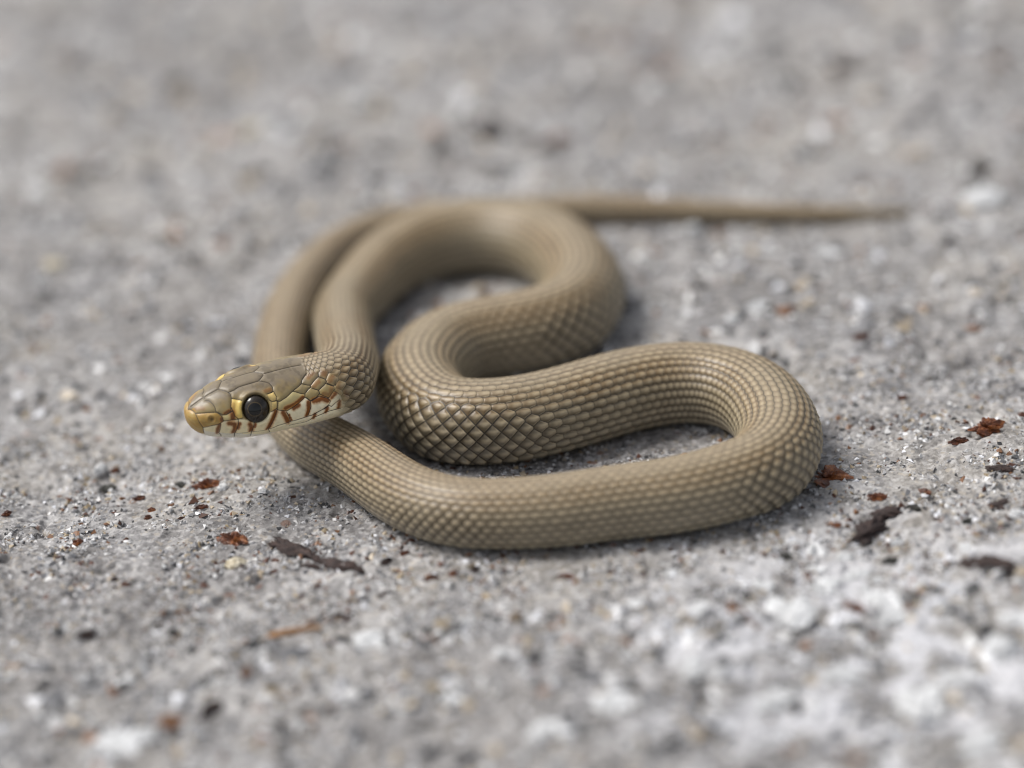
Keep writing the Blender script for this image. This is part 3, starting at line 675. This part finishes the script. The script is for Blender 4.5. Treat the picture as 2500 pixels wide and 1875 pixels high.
def dome(name, R, a0, a1, mat, parent, seg=64, rg=12):
    vs = []; fs = []; sz = []
    for i in range(rg + 1):
        a = a0 + (a1 - a0) * i / rg
        for j in range(seg):
            t = 2 * math.pi * j / seg; vs.append((R * math.sin(a) * math.cos(t), R * math.sin(a) * math.sin(t), R * math.cos(a)))
    for i in range(rg):
        for j in range(seg):
            k = (j + 1) % seg; fs += [i * seg + j, (i + 1) * seg + j, (i + 1) * seg + k, i * seg + k]; sz.append(4)
    return mesh_obj(name, vs, fs, sz, mat, parent)
for side in (1, -1):
    p = head_point([EYE_S], [side * EYE_TH])[0]
    jj = np.argmin(np.abs(th - side * EYE_TH)); nrm = NH[i0, jj]
    cpt = p - nrm * EYE_SINK
    e = dome('eye', EYE_R, 0.0, 2.2, BALL, snake, 64, 24)
    e['label'] = 'large round glossy black eye with a thin gold ring'
    look = Vector(nrm) + Vector((-0.10, 0.0, -0.02))
    e.matrix_world = Matrix.Translation(Vector(cpt) * MM) @ look.to_track_quat('Z', 'Y').to_matrix().to_4x4()
    dome('pupil', EYE_R + 0.010, 0.0, 0.42, PUPIL, e)
    dome('iris_ring', EYE_R + 0.012, 0.418, 0.45, RING, e, 64, 3)
    dome('iris', EYE_R + 0.008, 0.445, 0.95, IRIS, e)

# ------------------------------------------------------------------ loose bits lying on the stone and crystals set in it
ICO = {}
def ico(level):
    if level in ICO: return ICO[level]
    t = (1 + 5 ** 0.5) / 2
    v = [(-1, t, 0), (1, t, 0), (-1, -t, 0), (1, -t, 0), (0, -1, t), (0, 1, t), (0, -1, -t), (0, 1, -t), (t, 0, -1), (t, 0, 1), (-t, 0, -1), (-t, 0, 1)]
    f = [(0, 11, 5), (0, 5, 1), (0, 1, 7), (0, 7, 10), (0, 10, 11), (1, 5, 9), (5, 11, 4), (11, 10, 2), (10, 7, 6), (7, 1, 8), (3, 9, 4), (3, 4, 2), (3, 2, 6), (3, 6, 8), (3, 8, 9), (4, 9, 5), (2, 4, 11), (6, 2, 10), (8, 6, 7), (9, 8, 1)]
    v = [np.array(p) / np.linalg.norm(p) for p in v]
    for _ in range(level):
        mid = {}; nf = []
        def m(a, b):
            k = (min(a, b), max(a, b))
            if k not in mid: p = v[a] + v[b]; v.append(p / np.linalg.norm(p)); mid[k] = len(v) - 1
            return mid[k]
        for a, b, c in f:
            x, y, z = m(a, b), m(b, c), m(c, a); nf += [(a, x, z), (b, y, x), (c, z, y), (x, y, z)]
        f = nf
    ICO[level] = (np.array(v), np.array(f)); return ICO[level]
def lump(seed, sx, sy, sz, rough, level=3, freq=1.6):
    """an irregular fragment: half extents sx, sy, sz in mm"""
    v, f = ico(level)
    n = lambda k, fr: noise2(v[:, 0] * fr + v[:, 2] * 0.7 * fr + 13.1 * seed, v[:, 1] * fr - v[:, 2] * 0.6 * fr + 7.7 * seed, 40 + k)
    r = 1 + rough * (1.0 * n(1, freq) + 0.55 * n(2, freq * 2.3) + 0.35 * n(3, freq * 5))
    p = v * np.clip(r, 0.25, 2)[:, None]
    return p * np.array([sx, sy, sz]), f
def debris_mat(name, dark, mid, light, rough, scale=900):
    N = Nodes(name); tc = N.new('ShaderNodeTexCoord').outputs['Object']
    n = N.noise(tc, scale, 4, 0.65); n2 = N.noise(tc, scale * 3.5, 2)
    c = N.ramp(n, [(0.30, dark), (0.5, mid), (0.70, light)])
    N.put(N.b.inputs['Base Color'], c); N.put(N.b.inputs['Roughness'], rough)
    N.put(N.b.inputs['Normal'], N.bump(n2, 0.00015, 0.7)); return N.m
RUST = debris_mat('rusty_crumb', (0.035, 0.014, 0.010), (0.085, 0.028, 0.014), (0.20, 0.068, 0.025), 0.45)
ORANGE = debris_mat('orange_crumb', (0.035, 0.013, 0.008), (0.14, 0.042, 0.015), (0.36, 0.13, 0.035), 0.42)
BROWN = debris_mat('dark_flake', (0.018, 0.012, 0.012), (0.036, 0.023, 0.021), (0.070, 0.043, 0.036), 0.8)
BLACK = debris_mat('black_speck', (0.015, 0.015, 0.013), (0.035, 0.034, 0.030), (0.07, 0.068, 0.055), 0.6)
WHITE = debris_mat('white_quartz', (0.42, 0.42, 0.42), (0.60, 0.61, 0.62), (0.76, 0.77, 0.79), 0.45)
CREAM = debris_mat('cream_pebble', (0.34, 0.27, 0.14), (0.56, 0.50, 0.38), (0.70, 0.66, 0.55), 0.5)
WOOD = debris_mat('split_wood', (0.19, 0.09, 0.035), (0.36, 0.19, 0.08), (0.50, 0.30, 0.14), 0.6, 500)
def place(name, mat, x, y, size, aspect=0.6, thick=0.45, turn=0.0, rough=0.45, seed=1, parent=None, sink=0.25, level=3, flat=False, tilt=0.0):
    sx = size / 2; sy = sx * aspect; sz = sx * thick
    v, f = lump(seed, sx, sy, sz, rough, level)
    if tilt: v = v @ np.array([[math.cos(tilt), 0, -math.sin(tilt)], [0, 1, 0], [math.sin(tilt), 0, math.cos(tilt)]]).T
    c, s = math.cos(turn), math.sin(turn)
    v = v @ np.array([[c, s, 0], [-s, c, 0], [0, 0, 1]])
    gx_, gy_ = v[:, 0] + x, v[:, 1] + y
    if thick < 0.2: v[:, 2] += ground_z(gx_, gy_) - ground_z(np.array([x]), np.array([y]))[0]      # thin flakes lie along the stone
    z = float(ground_z(np.array([x]), np.array([y]))[0]) + sz * (1 - 2 * sink)
    o = mesh_obj(name, v, f.ravel(), np.full(len(f), 3), mat, parent, shade_smooth=not flat)
    o.location = Vector((x, y, z)) * MM
    return o
DF_ = ('flake', None)
ITEMS = [  # name, material, x, y, size, aspect, thickness, turn, roughness, (category, group), label
    ('rust_crumb', ORANGE, -52.9, -4.0, 1.7, 0.8, 0.85, 0.3, 0.5, ('crumb', None), 'round glossy rust-orange crumb alone on clean grey stone'),
    ('rust_crumb', ORANGE, -33.7, -5.8, 3.6, 0.55, 0.45, -0.3, 1.0, ('crumb', None), 'knobbly rust-orange crumb beside the long dark flake'),
    ('dark_flake', BROWN, -26.3, -9.4, 7.0, 0.32, 0.09, -0.72, 0.9, DF_, 'longest dark brown flake, on the stone below the raised head'),
    ('dark_flake', BROWN, -21.0, -14.2, 5.4, 0.32, 0.10, -0.62, 0.9, DF_, 'dark brown flake in line with the longest flake, at its far end'),
    ('dark_flake', BROWN, -24.6, -13.6, 3.2, 0.25, 0.10, -0.35, 0.8, DF_, 'thin brown flake tucked alongside the two long dark flakes'),
    ('pebble', CREAM, -33.4, -11.7, 2.9, 0.85, 0.6, 0.2, 0.35, ('pebble', None), 'cream pebble with ochre stains beside the knobbly rust-orange crumb'),
    ('dark_flake', BROWN, -27.9, -32.0, 2.0, 0.7, 0.4, 0.9, 0.5, DF_, 'dark brown chip touching the end of the orange wood splinter'),
    ('rust_crumb', ORANGE, -38.1, 8.7, 3.3, 0.5, 0.5, 0.1, 0.9, ('crumb', None), 'rust-orange crumb next to a small white pebble below the snout'),
    ('pebble', WHITE, -35.8, 7.3, 1.5, 0.9, 0.8, 0.1, 0.3, ('pebble', None), 'small white pebble next to a rust-orange crumb below the snout'),
    ('pebble', WHITE, -52.0, 16.8, 2.0, 0.8, 0.8, 0.5, 0.35, ('pebble', None), 'white pebble beside a reddish crumb, ahead of the snout'),
    ('rust_crumb', RUST, -50.2, 16.6, 1.7, 0.7, 0.6, 0.5, 0.5, ('crumb', None), 'reddish crumb touching the white pebble ahead of the snout'),
    ('dark_flake', BLACK, -50.9, 12.4, 2.3, 0.7, 0.3, 0.2, 0.5, DF_, 'blackish flake near the white pebble ahead of the snout'),
    ('dark_flake', BLACK, -41.4, 10.4, 1.4, 0.8, 0.5, 0.2, 0.5, ('flake', None), 'black speck next to the rust crumb below the snout'),
    ('rust_crumb', RUST, -46.3, 7.4, 1.9, 0.5, 0.5, 0.2, 0.6, ('crumb', None), 'brown crumb ahead of the snout, near the blackish flake'), ('rust_crumb', RUST, -38.2, 2.8, 2.2, 0.5, 0.5, 0.1, 0.6, ('crumb', None), 'dark rust crumb on the stone directly below the chin'),
    ('rust_crumb', ORANGE, -44.4, 3.4, 1.4, 0.7, 0.6, 0.3, 0.6, ('crumb', None), 'orange one of two close crumbs just ahead of the chin'), ('rust_crumb', RUST, -44.8, 1.7, 1.2, 0.8, 0.7, 0.8, 0.6, ('crumb', None), 'darker one of two close crumbs just ahead of the chin'), ('rust_crumb', RUST, -62.4, 4.5, 1.7, 0.7, 0.6, 0.8, 0.6, ('crumb', None), 'rust crumb farthest ahead of the snout'),
    ('rust_crumb', RUST, -46.0, -16.7, 1.7, 0.6, 0.5, 0.2, 0.6, ('crumb', None), 'flat rust crumb with a tiny dark speck touching it'), ('dark_flake', BROWN, -47.4, -15.2, 1.2, 0.7, 0.5, 0.8, 0.6, ('flake', None), 'tiny dark speck touching a flat rust crumb on open stone'), ('dark_flake', BLACK, -55.5, -8.7, 1.4, 0.7, 0.5, 0.8, 0.6, ('flake', None), 'black speck just in front of the round glossy rust-orange crumb'),
    ('rust_crumb', RUST, -25.1, -20.3, 1.6, 0.4, 0.6, 1.2, 0.6, ('crumb', None), 'thin rust crumb between the long flakes and the wood splinter'), ('dark_flake', BROWN, -20.5, -25.6, 2.9, 0.45, 0.3, -0.6, 0.6, ('flake', None), 'slender dark chip between the wood splinter and the long dark flakes'), ('dark_flake', BROWN, -49.5, -28.2, 2.4, 0.6, 0.5, 0.3, 0.6, ('flake', None), 'dark brown chip out on bare stone, level with the wood splinter'),
    ('dark_flake', BROWN, -34.3, -45.0, 3.2, 0.6, 0.5, 0.9, 0.6, ('flake', None), 'blurred dark chip in front of the wood splinter, larger than other chips there'), ('dark_flake', BLACK, -39.6, -27.8, 1.4, 0.8, 0.6, 0.3, 0.6, ('flake', None), 'small black speck between the wood splinter and a bare-stone dark chip'),
    ('rust_crumb', RUST, -13.2, -12.9, 1.5, 0.7, 0.7, 0.3, 0.6, ('crumb', None), 'rust crumb close under the body, past the end of the long flakes'), ('dark_flake', BROWN, -15.4, -14.6, 1.4, 0.7, 0.6, 0.9, 0.6, ('flake', None), 'dark speck past the end of the long flakes, beside a rust crumb'), ('dark_flake', BROWN, -4.9, -18.2, 1.4, 0.7, 0.6, 1.2, 0.6, ('flake', None), 'dark speck alone in front of the nearest stretch of body'),
    ('rust_crumb', ORANGE, -7.6, -19.2, 1.6, 0.7, 0.7, 0.8, 0.6, ('crumb', None), 'more orange of two neighbouring rust crumbs in front of the body'), ('dark_flake', BROWN, -15.3, -21.0, 3.4, 0.45, 0.2, 0.9, 0.6, ('flake', None), 'long low dark chip beside the two neighbouring rust crumbs'), ('rust_crumb', RUST, -10.1, -19.6, 2.3, 0.45, 0.5, 0.3, 0.7, ('crumb', None), 'browner of two neighbouring rust crumbs in front of the body'),
    ('rust_crumb', RUST, 5.5, -21.6, 2.4, 0.55, 0.45, -0.2, 0.6, ('crumb', None), 'flat rust crumb alone in front of the straight stretch of body'), ('rust_crumb', RUST, -0.6, -31.3, 2.1, 0.6, 0.5, 0.4, 0.7, ('crumb', None), 'blurred rust crumb alone on stone well in front of the body'), ('rust_crumb', RUST, 37.3, -34.3, 3.6, 0.4, 0.4, -0.8, 0.8, ('crumb', None), 'long rust crumb lying between large white crystals'),
    ('rust_clump', ORANGE, 38.6, -2.6, 5.0, 0.8, 0.34, 0.0, 1.25, ('crumb', None), 'spiky clump of rust-red splinters at the foot of the outer bend'),
    ('rust_clump', ORANGE, 59.3, 5.6, 4.2, 0.6, 0.5, 0.3, 1.15, ('crumb', None), 'bright rust-orange clump out on the stone beyond the outer bend'),
    ('rust_crumb', RUST, 55.4, 3.4, 3.2, 0.4, 0.3, 0.4, 0.8, ('crumb', None), 'low brown crumb trailing from the bright rust-orange clump'),
    ('rust_crumb', ORANGE, 43.4, -8.8, 2.8, 0.5, 0.6, 0.0, 0.7, ('crumb', None), 'orange crumb just behind the forked dark brown flakes'),
    ('dark_flake', BROWN, 41.3, -16.0, 6.4, 0.42, 0.16, 1.05, 0.9, DF_, 'broad dark brown flake with a hooked end, beyond the outer bend'),
    ('dark_flake', BROWN, 44.2, -12.0, 4.2, 0.55, 0.2, 0.5, 0.7, DF_, 'dark brown flake between the orange crumb and the broad hooked flake'),
    ('rust_crumb', ORANGE, 37.9, -14.3, 1.7, 0.8, 0.7, 0.2, 0.6, ('crumb', None), 'round rusty crumb between the outer bend and the broad dark flake'),
    ('dark_flake', BLACK, 53.3, -15.3, 1.9, 0.6, 0.5, 0.6, 0.5, ('flake', None), 'black speck between the ragged dark flake and the white crystals'), ('dark_flake', BLACK, 47.5, -11.2, 1.8, 0.7, 0.5, -0.4, 0.5, ('flake', None), 'black speck next to the dark flake by the orange crumb'), ('rust_crumb', RUST, 49.5, -7.5, 2.2, 0.5, 0.4, -0.7, 0.6, ('crumb', None), 'slim rust-brown crumb between the orange crumb and the bright clump'),
    ('dark_flake', BROWN, 57.5, -12.1, 3.6, 0.6, 0.25, 0.8, 0.7, ('flake', None), 'ragged dark flake on the stone right of the orange crumb'), ('dark_flake', BROWN, 58.9, -4.6, 3.4, 0.35, 0.25, -0.3, 0.7, ('flake', None), 'narrow dark flake in front of the bright rust-orange clump'),
    ('dark_flake', BROWN, 53.5, -28.5, 6.6, 0.32, 0.16, -0.75, 0.8, ('flake', None), 'long dark brown flake lying among the white crystals'), ('dark_flake', BLACK, 43.0, -23.1, 2.4, 0.5, 0.5, 0.0, 0.5, ('flake', None), 'flat black chip among white crystals in front of the broad hooked flake'), ('dark_flake', BLACK, 31.1, -20.5, 1.5, 0.7, 0.6, 0.0, 0.5, ('flake', None), 'black speck where the white crystals begin, closest to the body'),
    ('rust_crumb', RUST, 18.7, 171.0, 5.2, 0.6, 0.5, 0.0, 0.5, ('crumb', None), 'largest rust-coloured crumb, far away on the blurred stone'), ('rust_crumb', RUST, -23.1, 126.5, 3.2, 0.7, 0.6, 0.0, 0.5, ('crumb', None), 'rust crumb behind the coils, in front of the far white pebble'), ('rust_crumb', RUST, 10.0, 121.7, 3.4, 0.7, 0.4, 0.0, 0.5, ('crumb', None), 'faint rust crumb behind the back loop, beside a tall dark speck'),
    ('rust_crumb', RUST, 47.7, 36.0, 2.7, 0.6, 0.4, 0.3, 0.5, ('crumb', None), 'rust crumb between the outer bend and the tail tip'), ('rust_crumb', RUST, 50.6, 18.7, 1.7, 0.6, 0.6, 0.0, 0.5, ('crumb', None), 'small rust crumb beyond the outer bend, behind the bright clump'), ('rust_crumb', RUST, -40.5, 100.9, 2.6, 0.6, 0.5, 0.0, 0.5, ('crumb', None), 'rust crumb on the stone behind the thin outer arc of body'),
    ('dark_flake', BROWN, 1.1, 129.4, 6.5, 0.5, 0.4, 1.3, 0.5, ('flake', None), 'tall dark speck behind the middle of the back loop'), ('dark_flake', BROWN, 60.2, 144.4, 5.2, 0.8, 0.4, 0.4, 0.5, ('flake', None), 'broad dark debris far behind the tail'), ('dark_flake', BLACK, -52.4, 164.5, 5.5, 0.6, 0.3, 0.4, 0.5, ('flake', None), 'flat black debris far behind the thin outer arc of body'),
    ('dark_flake', BLACK, 28.7, 56.5, 1.9, 0.8, 0.6, 0.4, 0.5, ('flake', None), 'round black speck alone between the back loop and the tail'), ('dark_flake', BLACK, 42.4, 61.8, 1.9, 0.8, 0.6, 0.4, 0.5, ('flake', 'pair of specks by the tail'), 'one of two close black specks in front of the tail'), ('dark_flake', BLACK, 44.0, 56.3, 1.7, 0.8, 0.6, 0.4, 0.5, ('flake', 'pair of specks by the tail'), 'one of two close black specks in front of the tail'), ('dark_flake', BLACK, 69.9, 47.8, 2.2, 0.8, 0.6, 0.4, 0.5, ('flake', None), 'black speck on open stone in front of the large pale pebble'),
    ('dark_flake', BLACK, -63.5, 128.2, 4.6, 0.7, 0.4, 0.4, 0.5, ('flake', None), 'black debris on blurred stone beyond the lone cream pebble'), ('dark_flake', BLACK, 74.2, 92.6, 4.0, 0.7, 0.4, 0.4, 0.5, ('flake', None), 'black debris just behind the large pale pebble'), ('dark_flake', BLACK, -12.0, 185.8, 5.4, 0.7, 0.3, 0.4, 0.5, ('flake', None), 'faint dark debris on the farthest visible stone'),
    ('pebble', WHITE, -20.3, 145.4, 4.0, 0.9, 0.7, 0.4, 0.35, ('pebble', None), 'white pebble on the blurred stone far behind the coils'), ('pebble', CREAM, -64.6, 82.4, 3.4, 0.9, 0.6, 0.4, 0.35, ('pebble', None), 'lone cream pebble out beside the thin outer arc of body'), ('pebble', WHITE, 29.2, 79.3, 2.6, 0.8, 0.9, 0.4, 0.35, ('pebble', None), 'small white pebble lying in front of the thin tail'),
    ('pebble', CREAM, -38.5, 138.7, 4.2, 0.9, 0.6, 0.4, 0.35, ('pebble', None), 'yellowish pebble on blurred stone far behind the head'), ('pebble', WHITE, 21.7, 68.3, 2.1, 0.8, 0.8, 0.4, 0.35, ('pebble', None), 'tiny white pebble between the back loop and the tail'), ('pebble', WHITE, 72.4, 82.0, 7.5, 0.9, 0.22, 0.4, 0.35, ('pebble', None), 'large pale pebble beyond the tip of the tail'),
]
for i, (nm, mt, x, y, size, asp, thk, turn, rgh, (cat, grp), lab) in enumerate(ITEMS):
    o = place(nm, mt, x, y, size * (0.68 if 'rust' in nm else 0.85), asp, thk, turn, rgh, seed=i + 1, flat=(nm != 'pebble' and thk >= 0.3), sink=0.38 if thk >= 0.2 else 0.1, level=4 if rgh >= 0.8 else 3)
    tag(o, lab, cat, grp)
# a splinter of wood: bent, tapered, with blunt broken ends
vs, fs, sz = [], [], []
for i in range(25):
    t = i / 24; rr = (0.42 + 0.10 * math.sin(5 * t)) * (0.75 if i in (0, 24) else 1)
    for j in range(12):
        a = 2 * math.pi * j / 12; k = 1 + 0.18 * math.sin(3 * a + 2.2 * t) + 0.10 * math.sin(7 * a)
        vs.append(((t - 0.5) * 6.2 + 0.12 * math.sin(2 * a) * (i in (0, 24)), rr * k * math.cos(a) + 0.35 * math.sin(2.6 * t), rr * k * 0.8 * math.sin(a)))
for i in range(24):
    for j in range(12):
        k = (j + 1) % 12; fs += [i * 12 + j, (i + 1) * 12 + j, (i + 1) * 12 + k, i * 12 + k]; sz.append(4)
fs += list(range(12)) + list(range(24 * 12 + 11, 24 * 12 - 1, -1)); sz += [12, 12]
tw = mesh_obj('wood_splinter', vs, fs, sz, WOOD, None, False)
tw.location = Vector((-25.8, -29.9, float(ground_z(np.array([-25.8]), np.array([-29.9]))[0]) + 0.42)) * MM; tw.rotation_euler = (0, -0.03, 0.16)
tag(tw, 'short orange-brown splinter of wood lying on the stone', 'splinter')
QUARTZ=[(34.7,-18.3,3.3),(38.8,-25.5,2.3),(34.8,-27.7,3.4),(27.8,-27.2,2.1),(37.9,-21.3,1.9),(40.6,-33.4,4.3),(41.3,-37.6,3.6),(30.1,-34.9,4.8),(40.8,-26.9,1.4),(39.2,-28.4,1.3),(54.3,-40.4,3.2),(51.5,-45.8,4.0),(52.0,-22.2,1.9),(44.2,-18.4,1.7),(20.3,-34.5,2.6),(59.2,-15.8,1.9),(-2.2,-38.5,2.7),(-17.2,-32.0,3.2),(17.6,-23.9,1.9),(9.2,-51.6,3.5),(26.6,-52.6,4.8),(41.5,-55.0,5.2),(33.7,-48.6,3.1),(18.4,-46.2,3.5),(2.4,-56.4,3.9),(46.4,-63.9,5.1),(-8.2,-47.2,2.2),(-43.4,-50.3,4.8),(-54.7,-4.5,1.0),(34.5,-22.8,1.9),(45.4,-30.5,2.1),(45.7,-50.5,2.6),(-30.8,5.4,1.0),(13.3,-30.9,1.8),(-41.6,31.1,1.9),(-71.1,116.2,3.9),(35.4,48.0,2.2),(-4.0,140.5,2.7),(47.3,66.0,2.6),(31.6,44.6,1.7)]
for i, (x, y, size) in enumerate(QUARTZ):
    o = place('quartz_crystal', WHITE, x, y, size * 1.05, 0.62 + 0.3 * ((i * 7) % 5) / 5, 0.26, 0.5 * ((i * 3) % 7) - 1.4, 0.85, seed=100 + i, parent=ground, flat=True, sink=0.34, level=3)
